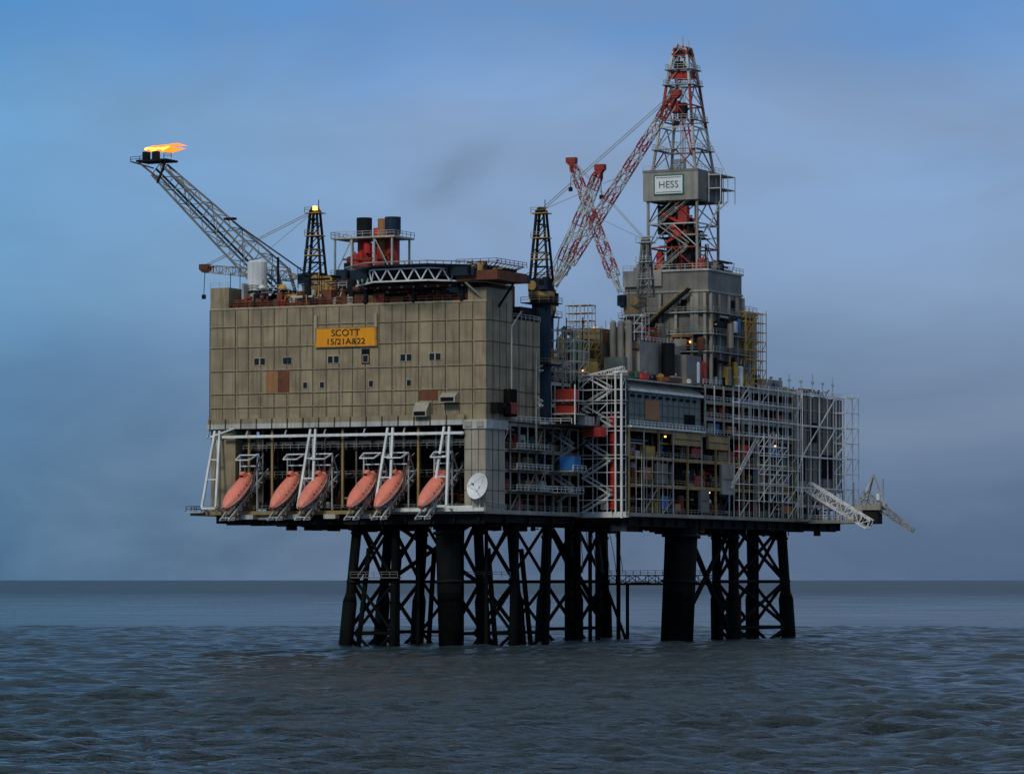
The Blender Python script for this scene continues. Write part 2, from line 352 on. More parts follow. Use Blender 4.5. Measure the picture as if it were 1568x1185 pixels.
# ------------------------------------------------------------------ lifeboats + ramps
ang=math.radians(40)
for bx in(-60.3,-48.1,-41.1,-28.7,-21.9,-11.1):
    fwd=Vector((-.12,-math.cos(ang),-math.sin(ang))).normalized(); sd=Vector((0,0,1)).cross(fwd).normalized(); upv=fwd.cross(sd)
    if upv.z<0: upv=-upv
    C=Vector((bx,-4.2,34.3))
    def P(x,t,h): return C+sd*x+fwd*t+upv*h
    R=root('lifeboat'); b=B('hull',R); L=12.0; nst=15; nr=16; vs=[]
    for i in range(nst):
        t=i/(nst-1); tt=t*2-1
        w=2.0*max(.05,(1-abs(tt)**2.4))**.65; 
        if t<.5: w=max(w,1.0 if i>0 else .7)
        sh=.3*max(0,tt)**2
        for j in range(nr):
            an=2*math.pi*j/nr; cx=math.cos(an); cz=math.sin(an)
            hh=(1.8*(1-max(0,tt)**2.4*.75)*(1-max(0,-tt)**4*.35)) if cz>0 else 1.4*(1-max(0,tt)**2*.6)
            px=w*math.copysign(abs(cx)**.75,cx); pz=cz*hh if cz<0 else math.copysign(abs(cz)**.85,cz)*hh
            vs.append(P(px,tt*L/2,pz+sh))
    up=[];lo=[]
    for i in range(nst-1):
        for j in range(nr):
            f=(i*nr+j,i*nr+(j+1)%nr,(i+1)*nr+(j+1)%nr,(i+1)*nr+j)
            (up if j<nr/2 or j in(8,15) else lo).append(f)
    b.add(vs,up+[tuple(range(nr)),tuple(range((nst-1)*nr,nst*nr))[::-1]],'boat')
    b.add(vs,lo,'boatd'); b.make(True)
    b=B('canopy_details',R)
    q=[P(x,t,h) for t,x,h in((-5.0,-.8,1.2),(-5.0,.8,1.2),(-3.2,.8,1.5),(-3.2,-.8,1.5),(-4.7,-.55,2.5),(-4.7,.55,2.5),(-3.7,.55,2.5),(-3.7,-.55,2.5))]
    b.add(q,BF,'boat')
    q=[P(x,t,h) for t,x,h in((-3.65,-.5,1.9),(-3.65,.5,1.9),(-3.35,.6,1.75),(-3.35,-.6,1.75),(-3.6,-.5,2.3),(-3.6,.5,2.3),(-3.5,.5,2.3),(-3.5,-.5,2.3))]
    b.add(q,BF,'glass')
    for sx in(-1,1):
        for k in range(4):
            b.beam(P(sx*1.76,-2+k*1.2,.85),P(sx*1.76,-1.7+k*1.2,.85),.22,'glass')
        pts=[P(sx*2.03*max(.05,(1-abs(tt)**2.4))**.65,tt*L/2,.05+.3*max(0,tt)**2) for tt in(-.9,-.6,-.3,0,.3,.6,.8,.93)]
        for p1,p2 in zip(pts[:-1],pts[1:]): b.beam(p1,p2,.2,'offw')
    b.cyl(P(0,-5.8,-.6),P(0,-6.4,-.6),.5,'dark'); b.beam(P(0,4.9,.6),P(0,5.6,1.0),.2,'offw')
    b.make()
    R=root('lifeboat_launch_ramp'); b=B('skid_rails',R)
    for sx in(-1.25,1.25):
        b.beam(P(sx,-11,-1.7),P(sx,7.6,-1.7),.3,'offw'); b.beam(P(sx,-11,-3.0),P(sx,5.8,-3.0),.26,'rust')
        b.beam(P(sx,7.6,-1.7),P(sx,5.8,-3.0),.22,'white')
        for i in range(11):
            t=-11+i*1.6; b.beam(P(sx,t,-1.7),P(sx,t+.8,-3.0),.13,'white'); b.beam(P(sx,t+.8,-3.0),P(sx,t+1.6,-1.7),.13,'offw')
    for i in range(12): b.beam(P(-1.25,-11+i*1.6,-1.7 if i%2 else -3.0),P(1.25,-11+i*1.6,-1.7 if i%2 else -3.0),.15,'white')
    for i in range(5): b.beam(P(-1.25,-11+i*3.4,-3.0),P(1.25,-11+i*3.4+3.2,-3.0),.12,'offw')
    b.make()
    b=B('recovery_gantry',R)
    gx=bx+.6
    for sx in(-2.2,2.2):
        b.beam((gx+sx,-.2,30.4),(gx+sx,-.2,43),.28,'offw'); b.beam((gx+sx,-.2,43),(gx+sx,3,38.2),.22,'offw')
        b.beam((gx+sx,-.2,43),(gx+sx*.8,-3.0,41.8),.28,'white')
        last=None
        for i in range(9):
            th=i/8*1.15; p=Vector((bx+2.9,1.6-5.4*math.sin(th),30.4+12*math.cos(th)-1.2*i/8)); p2=p+Vector((0,.9,.5))
            if last and sx>0:
                b.beam(last[0],p,.2,'rust'); b.beam(last[1],p2,.16,'offw'); b.beam(last[0],p2,.11,'offw')
            last=(p,p2)
    for z,y in((43,-.2),(40.5,-.2)): b.beam((gx-2.2,y,z),(gx+2.2,y,z),.26,'white')
    b.beam((gx-1.8,-3.0,41.8),(gx+1.8,-3.0,41.8),.28,'white')
    b.cyl((gx-.6,-2.2,42.2),(gx+.6,-2.2,42.2),.4,'dark')
    b.make()

# ------------------------------------------------------------------ helideck
R=root('helideck'); b=B('landing_deck',R); n=8; cx,cy,r=-17.5,9,18.5
top=[(cx+r*math.cos(math.pi*2*(i+.5)/n),cy+r*math.sin(math.pi*2*(i+.5)/n)) for i in range(n)]
vs=[(x,y,83.4) for x,y in top]+[(x,y,84) for x,y in top]
b.add(vs,[tuple(range(n))[::-1],tuple(range(n,2*n))]+[(i,(i+1)%n,n+(i+1)%n,n+i) for i in range(n)],'dark')
o2=[(cx+(r+1.6)*math.cos(math.pi*2*(i+.5)/n),cy+(r+1.6)*math.sin(math.pi*2*(i+.5)/n)) for i in range(n)]
for i in range(n):
    p=o2[i];q=o2[(i+1)%n]; a=top[i];c2=top[(i+1)%n]
    b.beam((*p,84.5),(*q,84.5),.24,'lgrey'); 
    for j in range(9):
        t=j/8; b.beam((a[0]+(c2[0]-a[0])*t,a[1]+(c2[1]-a[1])*t,83.8),(p[0]+(q[0]-p[0])*t,p[1]+(q[1]-p[1])*t,84.5),.14,'grey')
b.make()
b=B('support_truss',R)
o3=[(cx+(r-1)*math.cos(math.pi*2*(i+.5)/n),cy+(r-1)*math.sin(math.pi*2*(i+.5)/n)) for i in range(n)]
for i in range(n):
    a=Vector((*o3[i],83.1));c2=Vector((*o3[(i+1)%n],83.1)); dn=Vector((0,0,-2.7)); m=4
    b.beam(a+dn,c2+dn,.34,'white'); b.beam(a,c2,.3,'white')
    for j in range(m):
        p=a.lerp(c2,j/m);q=a.lerp(c2,(j+1)/m);mm=a.lerp(c2,(j+.5)/m)
        b.beam(p,mm+dn,.26,'white'); b.beam(mm+dn,q,.26,'white')
for x in range(-32,0,5): b.box(x-.2,x+.2,cy-r+4,cy+r-4,81.6,83.35,'dark')
for y in(-4,3,10,17,24): b.box(-34,-1,y-.2,y+.2,81.4,83.3,'navy')
for x,y in((-30,0),(-18,0),(-6,0),(-30,18),(-18,18),(-6,18),(-4,4)): b.cyl((x,y,76.2),(x,y,82),.5,'dark')
b.box(-6,4,-3,12,80.4,82.5,'rust'); b.rail([(-6,-3,83.8),(4,-3,83.8),(4,12,83.8)],'rust'); b.beam((-4,-2.5,80),(-.5,.5,76),.4,'lgrey'); b.beam((3.6,6,80),(0,6,75),.4,'dark')
clutter(b,-5,3.5,-2.8,2,82.5,85,18,['rust','dark','ochre','lgrey'])
b.box(-34,-8,1.2,1.5,79.5,80.2,'rust')
clutter(b,-34,-6,2,8,78,82,40,['rust','dark','dred','grey','dark'])
for i in range(9): b.box(-30+i*3,-29.6+i*3,-.5,-.2,79.4,79.8,'offw')
b.make()

# ------------------------------------------------------------------ exhaust stacks
R=root('exhaust_stack'); b=B('funnels',R)
b.cyl((-43.8,25,84),(-43.8,25,97.4),1.55,'dred',n=16); b.cyl((-43.8,25,93.6),(-43.8,25,98),1.8,'dark',n=16)
b.cyl((-40.6,26,84),(-40.6,26,95.6),1.2,'red',n=16); b.cyl((-38.9,25,84),(-38.9,25,97.6),1.25,'tan',n=16); b.cyl((-36.4,25,84),(-36.4,25,97.4),1.6,'dred',n=16); b.cyl((-36.4,25,94),(-36.4,25,97.9),1.85,'navy',n=16)
b.cyl((-41.5,22.5,84.6),(-41.5,22.5,92),1.0,'red',n=10); b.cyl((-39.6,22,84.6),(-38.6,22,91),.7,'red'); b.cyl((-43.6,22,84.6),(-43,22,90),.8,'red'); b.cyl((-37.4,22,84.6),(-37.9,22,90),.6,'dred'); b.cyl((-45.2,22,84.6),(-45.2,22,91),.35,'offw'); b.make(False)
b=B('service_platform',R)
b.box(-49.8,-33.4,20,30,92.9,93.3,'offw'); b.rail([(-49.8,30,93.3),(-49.8,20,93.3),(-33.4,20,93.3),(-33.4,30,93.3)],'offw')
b.box(-48,-34,20.5,29,84,84.6,'offw')
b.rail([(-49.8,20,84.6),(-33.4,20,84.6)],'offw')
for x in(-49,-44.6,-38.8,-34.2):
    for y in(20.5,29): b.beam((x,y,76),(x,y,93),.4,'offw')
b.beam((-49,20.5,84.6),(-44.6,20.5,93),.22,'offw'); b.beam((-34.2,20.5,84.6),(-38.8,20.5,93),.22,'offw'); b.box(-47,-36,20.4,20.8,88,88.4,'rust')
b.box(-48,-35,21,28,76.5,82,'dark'); clutter(b,-47,-35,20.6,23,84.6,90,22,['red','dred','dark','rust','red']); b.make()
# faint exhaust smoke
me=bpy.data.meshes.new('smoke_volume')
bm=bmesh.new(); bmesh.ops.create_icosphere(bm,subdivisions=3,radius=1); bm.to_mesh(me); bm.free()
R=root('smoke_plume'); o=bpy.data.objects.new('smoke_volume',me); S.collection.objects.link(o); o.parent=R
o.location=(-22.5,28,107); o.scale=(22,10,9); o.rotation_euler=(0,math.radians(-27),0)
m=bpy.data.materials.new('exhaust_smoke'); m.use_nodes=True; n_=m.node_tree.nodes; l_=m.node_tree.links; n_.clear()
out=n_.new('ShaderNodeOutputMaterial'); pv=n_.new('ShaderNodeVolumePrincipled'); pv.inputs['Color'].default_value=(.34,.33,.33,1)
tc=n_.new('ShaderNodeTexCoord'); ln=n_.new('ShaderNodeVectorMath'); ln.operation='LENGTH'; l_.new(tc.outputs['Object'],ln.inputs[0])
mr=n_.new('ShaderNodeMapRange'); mr.inputs[1].default_value=1; mr.inputs[2].default_value=.0; mr.inputs[3].default_value=0; mr.inputs[4].default_value=1; mr.interpolation_type='SMOOTHSTEP'; l_.new(ln.outputs['Value'],mr.inputs[0])
mpp=n_.new('ShaderNodeMapping'); mpp.inputs['Scale'].default_value=(2.2,1.2,1.6); l_.new(tc.outputs['Object'],mpp.inputs[0])
nn=n_.new('ShaderNodeTexNoise'); nn.inputs['Scale'].default_value=1.3; nn.inputs['Detail'].default_value=4; l_.new(mpp.outputs[0],nn.inputs['Vector'])
m2=n_.new('ShaderNodeMapRange'); m2.inputs[1].default_value=.22; m2.inputs[2].default_value=.78; m2.inputs[4].default_value=.05; l_.new(nn.outputs['Fac'],m2.inputs[0])
mu=n_.new('ShaderNodeMath'); mu.operation='MULTIPLY'; l_.new(mr.outputs[0],mu.inputs[0]); l_.new(m2.outputs[0],mu.inputs[1]); l_.new(mu.outputs[0],pv.inputs['Density']); l_.new(pv.outputs[0],out.inputs['Volume']); me.materials.append(m)

# tank
R=root('storage_tank'); b=B('vessel',R); b.cyl((-61.2,6,80.5),(-61.2,6,87),2.25,'white',n=20); b.dome((-61.2,6,87),2.25,'white',.25,n=20); b.make()
b=B('support',R); b.cyl((-61.2,6,76.5),(-61.2,6,80.5),1.9,'offw',n=12); b.rail([(-63.8,3.6,80.5),(-58.8,3.6,80.5)],'offw'); b.cyl((-58.6,5,80),(-58.6,5,83),.6,'lgrey'); b.make()

# ------------------------------------------------------------------ flare boom
R=root('flare_boom'); b=B('boom_lattice',R)
b.truss((-89.6,10,109.8),(-59.5,10,83.6),3.4,6.6,8,.4,.17,['grey','grey'],['lgrey','lgrey'],up=(0,1,0))
b.cyl((-90,9,110),(-58,9,81),.28,'dark'); b.cyl((-90,11,111.3),(-58,11,81.6),.25,'grey')
b.beam((-63,7,82),(-62,7,76.5),.6,'grey'); b.beam((-63,13,82),(-62,13,76.5),.6,'grey'); b.beam((-57,7,86),(-54,7,77),.6,'grey'); b.beam((-57,13,86),(-54,13,77),.6,'grey')
b.beam((-70,10,97),(-50,10,84),.3,'navy')
b.box(-72.0,-69.4,9.2,10.8,97.4,97.9,'dark')
b.make()
b=B('tip_platform',R)
b.box(-94.5,-86.5,7.5,13,111.6,112.1,'dark'); b.rail([(-96,7.5,111.6),(-91,7.5,111.8)],'dark'); b.rail([(-87,7.5,112.1),(-85,7.5,112.1)],'dark')
b.beam((-96,8,111.8),(-90,8,110),.3,'dark'); b.beam((-94,8,111.5),(-88.5,8,107.5),.35,'rust')
for x in(-92.6,-90): b.cyl((x,9,112),(x,9,114),.95,'dark',n=10)
b.beam((-86.6,8,112),(-89,8,106.5),.4,'dark')
b.make()
def flame(b,p0,L,rr,k,seed):
    rg=random.Random(seed); n=14;m=10;vs=[]
    ph=rg.uniform(0,6)
    for i in range(n+1):
        t=i/n; c=Vector(p0)+Vector((L*t,.6*math.sin(t*4+ph),.5*t-.4*t*t+.2*math.sin(t*7+ph)))
        r=rr*(math.sin(math.pi*min(1,t*1.05+.06))**.7)*(1-.55*t)*(1+.25*math.sin(t*17+ph))
        for j in range(m):
            an=2*math.pi*j/m; w=1+.22*math.sin(j*2.3+i*1.7+ph)
            vs.append(c+Vector((0,math.cos(an)*r*w,math.sin(an)*r*w*.85)))
    fs=[(i*m+j,i*m+(j+1)%m,(i+1)*m+(j+1)%m,(i+1)*m+j) for i in range(n) for j in range(m)]
    b.add(vs,fs,k)
R=root('flare_flame'); b=B('flame_core',R); flame(b,(-93.0,8.6,114.5),5.0,.6,'flamey',1); flame(b,(-89.5,8.4,114.5),4.4,.5,'flamey',3); b.make(True)
b=B('flame_tongues',R); flame(b,(-92.8,9.6,114.6),10.4,1.0,'flame',2); flame(b,(-89,9.2,115.0),7.6,.5,'flame',5); flame(b,(-90,9.9,114.0),8.6,.5,'flame',8); b.make(True)

# ------------------------------------------------------------------ cranes
def crane(px,py,pz0,pz1,mtop,tip,bw,n,pr=2.2,pk='navy',mk='dark',boomk=('offw','lgrey'),headk='dred',side=1,lamp=False,mast=(0,0),foot=None,mw=1.9):
    R=root('pedestal_crane'); b=B('pedestal',R)
    b.cyl((px,py,pz0),(px,py,pz1-3),pr,pk,n=16); b.cyl((px,py,pz1-3),(px,py,pz1-1),pr,pk,pr*1.35,n=16); b.cyl((px,py,pz1-1),(px,py,pz1),pr*1.35,'ochre',n=16)
    for z in(pz0+(pz1-pz0)*.45,pz1-2.5):
        rr=pr*1.6; b.rail([(px-rr,py-rr,z),(px+rr,py-rr,z),(px+rr,py+rr,z)],'ochre'); b.box(px-rr,px+rr,py-rr,py+rr,z-.2,z,'dark')
    b.make(); b=B('slewing_house',R)
    b.box(px-2.4,px+2.2,py-2,py+2,pz1,pz1+3,mk); b.box(px+side*1.6-.9,px+side*1.6+.9,py-3.4,py-2,pz1+.3,pz1+2.8,'navy'); b.box(px+side*1.6-.7,px+side*1.6+.7,py-3.46,py-3.41,pz1+1.3,pz1+2.4,'glass')
    b.cyl((px-side*1.3,py-2.3,pz1+1.4),(px-side*1.3,py+2.3,pz1+1.4),1.1,'ochre',n=12)
    b.rail([(px-2.6,py-2.2,pz1+3),(px+2.6,py-2.2,pz1+3)],'dark'); b.make()
    b=B('mast',R); mx=px+mast[0]; zt=mtop; z0=pz1+2.5; tw=mw*.36
    for dy in(-1.3,1.3):
        b.beam((mx-mw,py+dy,z0),(mx-tw,py+dy*.6,zt),.5,mk); b.beam((mx+mw,py+dy,z0),(mx+tw,py+dy*.6,zt),.45,mk)
        for i in range(5):
            t=i/5;t2=(i+1)/5; g=mw-tw
            xa=mx-mw+g*t; xb=mx+mw-g*t2; za=z0+(zt-z0)*t; zb=z0+(zt-z0)*t2
            b.beam((xa,py+dy*(1-.4*t),za),(xb,py+dy*(1-.4*t2),zb),.2,mk); b.beam((xa,py+dy*(1-.4*t),za),(mx+mw-g*t,py+dy*(1-.4*t),za),.22,mk)
    for f in(.3,.6,.95):
        z=z0+(zt-z0)*f; b.box(mx-1.9,mx+1.9,py-1.6,py+1.6,z,z+.2,'yellow' if mk=='dark' else 'offw'); b.rail([(mx-1.9,py-1.6,z+.2),(mx+1.9,py-1.6,z+.2)],'ochre' if mk=='dark' else 'offw')
    b.cyl((mx,py-1,zt),(mx,py+1,zt),.8,mk,n=12); b.cyl((mx+.9,py,zt),(mx+.9,py,zt+2.4),.1,'dark')
    if lamp: b.box(mx+.4,mx+1.3,py-1.9,py-1.2,zt-.1,zt+.8,'lamp')
    b.make()
    b=B('boom',R); f=Vector(foot) if foot else Vector((px+side*2.2,py-.3,pz1+1)); t=Vector(tip); d=(t-f); q=f+d*.12; q2=f+d*.93
    upx=(0,1,0)
    for dy in(-bw/2,bw/2): b.beam(f+Vector((0,dy,0)),q+Vector((0,dy,bw*.4)),.3,boomk[0]); b.beam(f+Vector((0,dy,0)),q+Vector((0,dy,-bw*.4)),.3,boomk[0])
    b.truss(q,q2,bw,bw*.75,n,.28,.14,list(boomk),boomk[-1],up=upx)
    b.truss(q2,t,bw*.75,bw*.3,2,.35,.2,headk,headk,up=upx)
    b.cyl(t+Vector((0,-.7,0)),t+Vector((0,.7,0)),1.0,headk,n=12); b.box(t.x-1.2,t.x+1.2,t.y-.8,t.y+.8,t.z-.3,t.z+1.0,headk)
    b.make()
    b=B('pendant_ropes',R)
    for dy in(-.7,.7): b.beam((mx,py+dy,zt),t+Vector((0,dy,.6)),.13,'lgrey')
    b.beam((mx,py,zt),f.lerp(t,.55)+Vector((0,0,bw*.5)),.1,'lgrey')
    b.beam(t,t+Vector((side*.3,0,-6)),.12,'dark'); b.box(t.x+side*.3-.4,t.x+side*.3+.4,t.y-.3,t.y+.3,t.z-7,t.z-6,'dark')
    b.make()
crane(-51.2,15,76,81.8,99.2,(-78.5,12,86.6),2.2,12,side=-1,pk='ochre',lamp=True,headk='rust',boomk=('lgrey','offw'),foot=(-53.5,12,83.8),mw=2.2)
crane(-1.5,31,50,80,98.5,(30.9,33,123.4),2.2,15,side=1,headk='dred',boomk=('offw','dred','offw','offw','dred'),foot=(.8,33,81.5),mw=2.3)
crane(-7.9,47,50,78,84,(7.2,44,108.8),2.5,8,pr=1.7,side=1,headk='dred',boomk=('offw','dred','offw'),foot=(-4.5,44,82))
crane(1.8,74,61,79,94.8,(-12.2,70,113.8),2.2,13,pr=1.6,pk='lgrey',side=-1,headk='dred',boomk=('offw','dred','offw','dred'),foot=(.3,70,82.5),mk='grey',mast=(3.4,0),mw=1.6)

# ------------------------------------------------------------------ utility module (rear of platform one)
R=root('utility_module'); b=B('open_decks',R)
open_side(b,-1.2,9.3,49,[30.3,34.8,39.5,44,49.8],7,4.5,dens=.3,slab='lgrey')
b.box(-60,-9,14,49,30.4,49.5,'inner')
b.box(-60,-9,28,49,50,64,'grey'); open_side(b,-3,27.8,49,[50,55,60,65],6,4,slab='offw',dens=.3)
for a in((1.2,5.6,33,35.5,55.6,58.0),(.6,5.0,34,36,52.6,54.8),(3.6,8.2,42,45,47.5,49.6)): b.box(*a,'red'); b.box(a[0]+.3,a[1]-.3,a[2]-.06,a[2]-.01,a[4]+.3,a[5]-.3,'dred')
b.box(0,6.2,32.5,38,55.2,55.5,'offw'); b.box(0,6.2,32.5,38,52.2,52.5,'offw')
for x in(.1,6.1): b.beam((x,32.6,49.9),(x,32.6,59),.25,'white')
b.box(.9,4.6,35.5,39,39.7,42.9,'blue'); b.box(-1,5,34,41,39.3,39.6,'lgrey'); b.rail([(5,34,39.6),(5,41,39.6)],'white')
b.box(-1,3,30,44,34.4,34.7,'lgrey'); b.rail([(3,30,34.7),(3,44,34.7)],'white'); b.rail([(-1,30,34.7),(3,30,34.7)],'white')
b.box(-2,0.6,27.8,34,49.9,50.5,'white'); b.rail([(.3,12,50),(2,28,50),(6.5,30,50)],'white')
b.box(0,6.5,28,48,49.5,49.9,'dark'); b.beam((6.3,30,49.5),(0,30,44),.3,'dark'); b.beam((6.3,46,49.5),(0,46,44),.3,'dark')
clutter(b,-2,6,38,47,50,53,30)
clutter(b,-14,-2,27,47,65,70,40)
scaff(b,-4,2.4,40,48,60,72,2.5,3,2.4,'offw',planks=False)
b.rail([(-8,28,72.8),(-.4,28,72.8)],'white'); b.rail([(-8,14,72.9),(-.4,14,72.9),(-.4,27,72.9)],'offw')
b.box(-12,-1.5,20,27,72.9,76,'dark'); clutter(b,-12,-1,14,27,72.9,76,40,['dark','navy','offw','lgrey','dred','rust'])
b.box(-10,-3,28,34,65,71,'navy')
b.make()
b=B('walkways',R)
for z in(34.8,39.5,44): 
    b.box(-1,1.6,12,30,z-.2,z,'lgrey'); b.rail([(1.6,12,z),(1.6,30,z)],'white',w=.09)
stairs_x(b,-5,1.2,25,50,62,3); stairs_x(b,-6,2,40,30.3,49.8,4)
b.make()

# ------------------------------------------------------------------ production platform (second structure)
R=root('process_module'); b=B('module_core',R)
b.box(-30,10.8,50.5,188,29.4,30.3,'lgrey'); b.box(-30,3.5,53,187.5,30.35,61,'inner')
for y in range(54,188,7): b.box(-28,10,y-.3,y+.3,27.6,29.4,'dark')
for x in(-20,-8,0,9): b.box(x-.3,x+.3,52,186,27.3,29.38,'dark')
b.box(-30,11.4,50,50.5,29.2,30.5,'white'); b.box(10.9,11.5,50,188,29.5,30.3,'lgrey')
clutter(b,-25,8,55,185,26.2,29.3,90,['dark','leg','rust','dark','offw'])
b.make()
b=B('side_decks',R)
open_side(b,11,50.6,152,[30.3,37,43.4,49.8],7.4,8.4,slab='ochre',pk='offw',dens=.26,brace=.1)
for y0,y1,z0,z1,k in((76,92,46.6,49.3,'ochre'),(97,109,46.2,49.3,'ochre'),(105,113,35.5,42.8,'lgrey'),(92,97,31,36.5,'grey'),(66,72,37.3,42,'grey')):
    b.box(10.7,11.5,y0,y1,z0,z1,k); b.box(11.5,11.56,y0+.3,y1-.3,(z0+z1)/2-.1,(z0+z1)/2+.1,'seam')
open_side(b,11,95,152,[49.8,53.8,57.8,61.6],7.4,6,slab='lgrey',pk='white',dens=.26,brace=.15)
scaff(b,11.6,13.0,112,150,30.3,62,1.4,6.5,4.2,'white',w=.12,br=.12,planks=False)
scaff(b,11.6,13.0,54,72,30.3,43,1.4,6,3,'offw',w=.1,br=.1,planks=False)
scaff(b,13,14.6,124,140,34,50,1.6,4,2.2,'white',w=.13,br=.35,planks=False)
b.beam((11.8,110,37),(11.8,126,49),.5,'offw'); b.beam((11.8,110,38.1),(11.8,126,50.1),.15,'white')
for y,z,k in((60,38,'tan'),(78,31,'tan'),(88,44,'dred'),(100,31,'rust'),(118,44.5,'red'),(133,37.5,'rust'),(142,54,'dred'),(99,54,'rust'),(70,31.5,'blue'),(127,31.2,'dred'),(110,50.5,'tan'),(136,46,'blue'),(146,31.5,'tan')): b.box(9.5,10.9,y,y+rng.uniform(3,6),z,z+rng.uniform(1.6,3.4),k)
b.make()
b=B('clad_house',R)
b.box(2,10.6,52,93.6,50.3,58.8,'teal'); 
b.add([(2,52,58.8),(11.3,52,58.8),(11.3,94,58.8),(2,94,58.8),(2,52,62),(8,52,61.4),(8,94,61.4),(2,94,62)],BF,'lgrey')
b.box(10.62,11.4,51.5,94,58.3,58.9,'white'); b.box(7.8,11.3,51.6,94,60.8,61.1,'offw')
for z in(53,55.7): b.box(10.62,10.7,52,93.6,z-.06,z+.06,'seam')
for i in range(14): b.box(10.6,10.72,52+i*3.2,52.15+i*3.2,50.3,58.8,'grey')
b.box(10.62,10.85,61,69,52,56.5,'tan'); b.box(10.62,10.9,84,90,51.5,54,'inner')
b.rail([(11.2,51.5,50.3),(11.2,94,50.3)],'white'); b.box(10.6,12,50.6,94,49.9,50.3,'white')
for y in range(53,93,4): b.box(10.7,10.95,y,y+1.8,57,57.6,'inner')
b.make()
b=B('end_module',R)
b.box(1,10.4,152.4,187,38,61.6,'grey')
for i in range(11): b.box(10.4,10.52,153+i*3.4,153.3+i*3.4,38,61.6,'seam'); 
for i in range(6): b.box(1+i*1.9,1.2+i*1.9,152.2,152.4,38,61.6,'seam')
for z in(43,48,53,58): b.box(10.4,10.6,152.4,187,z-.12,z+.12,'lgrey')
for a in((156,161,40,46),(165,169,50,55),(173,180,41,47),(157,160,54,58)): b.box(10.4,10.75,*a,'inner')
scaff(b,11,13.4,152.4,187.5,30.3,61.8,2.4,11.7,7.8,'white',w=.2,br=.4,planks=False)
scaff(b,2,13,150.6,152.2,30.3,62,3.6,1.6,4.0,'white',w=.14,br=.2,planks=False)
scaff(b,11,14.5,180,189,30.3,62,3.5,4.5,4,'white',w=.17,br=.6,planks=False)
open_side(b,10.5,152.4,187,[30.3,34,38],7,5,dens=.3)
b.box(11,13,152,188,29.6,30.2,'lgrey')
b.make()
b=B('end_walkway',R)
b.box(11,25,158,172,29.2,30.0,'lgrey'); b.rail([(11,158,30),(25,158,30),(25,172,30)],'offw')
b.truss((12,160,38.5),(28.5,160,28.8),2.4,2.4,8,.35,.2,'white'); b.truss((12,165,36.5),(27,165,29.5),2.2,2.2,8,.3,.18,'offw')
for x in(12,16,20,24): b.beam((x,160,30),(x,160,38.5-(x-12)*.58),.2,'white')
b.beam((12,160,30),(15,160,37),.25,'white')
b.truss((25.5,163,36.5),(39,163,27.2),2.2,.9,8,.25,.14,'lgrey')
b.beam((23,163,30),(28.5,163,41.5),.45,'offw'); b.beam((31.5,163,33),(28.5,163,41.5),.4,'offw'); b.beam((28.5,163,41.5),(24,167,30),.35,'offw'); b.rail([(24,162,34),(31,162,34)],'lgrey')
b.box(24,31,161,166,32.5,34,'lgrey'); b.box(26,30,161.5,165,29,32.5,'dark'); b.cyl((30,162,35),(30,162,36.6),.5,'dish')
b.beam((31,163,40.5),(31,163,34),.2,'lgrey'); b.beam((23,163,33),(23,163,39.5),.3,'grey')
b.make()
b=B('top_plant',R)
b.box(-30,10.6,94,152,61.2,61.6,'grey'); b.box(-30,1.9,52,94,61,61.5,'grey')
TC=['lgrey','offw','white','grey','grey','dark','dark','rust','rust','red','green','yellow','ochre','teal','tan']
clutter(b,-8,10,94,150,61.7,65.2,80,TC); clutter(b,2,10,53,93,61.6,63.4,46,TC); clutter(b,-20,1,52,98,61.6,68,80,TC,1.3)
b.rail([(10.8,95,61.7),(10.8,187,61.8)],'white'); b.rail([(1,152,61.8),(1,187,61.8)],'white'); clutter(b,2,10,153,186,61.7,64,30,TC)
b.cyl((9,95,62),(9,95,66.5),.9,'dish',n=12); b.cyl((9,106,62),(9,106,66),1.0,'dish',n=12); b.dome((9,106,66),1,'dish',.8); b.dome((9,95,66.5),.9,'dish',.8)
for y in(132,140,146,152,160,168,175,182): b.cyl((10,y,61.6),(10,y,61.6+rng.uniform(3,6)),.12,'offw'); b.box(9.7,10.3,y-.3,y+.3,65,65.6,'offw')
b.box(7,11,112,124,61.6,64,'green'); b.box(6,9,136,150,61.6,65,'lgrey')
scaff(b,-11,-3,60,67,61.5,73.5,2.2,3,2.2,'yellow',w=.16,br=.4)
b.box(-3,4.5,72,96,61.5,71,'lgrey'); b.box(-12,-4,68,96,61.5,74,'grey'); b.box(-2,3,66,72,61.5,67,'teal'); b.box(5,9.5,88,97,61.5,68.5,'grey')
b.rail([(-3,72,71),(4.5,72,71),(4.5,96,71)],'white'); b.rail([(-12,68,74),(-4,68,74)],'white')
clutter(b,-12,4,70,95,71,76.5,60,TC); clutter(b,-12,-3,56,60,66,76,20,TC)
scaff(b,-12,-6,66,70,74,79.5,2,2,2,'white',w=.12); scaff(b,0,6,70,74,71,77,2,2,2,'white',w=.11)
for x in(-1,1,3): b.cyl((x,69,61.5),(x,69,75),.8,'lgrey',n=12); b.dome((x,69,75),.8,'lgrey',1)
b.cyl((6.5,84,61.5),(6.5,84,71),1.6,'dark',n=12); b.cyl((3,88,71),(3,88,76),1.0,'grey',n=12)
b.box(4,10.5,60,64,61.5,62.6,'red'); b.box(6,10.5,75,83,61.5,62.5,'rust')
for p in((-6,64,66),(2,70,68.6),(9,100,67),(10.9,118,41.8),(-1,52,63),(5.5,99.3,72),(10.9,72,48.2),(10.9,140,48),(10.9,98,35.6)): b.box(p[0],p[0]+.36,p[1]-.36,p[1],p[2],p[2]+.36,'lamp')
b.make()

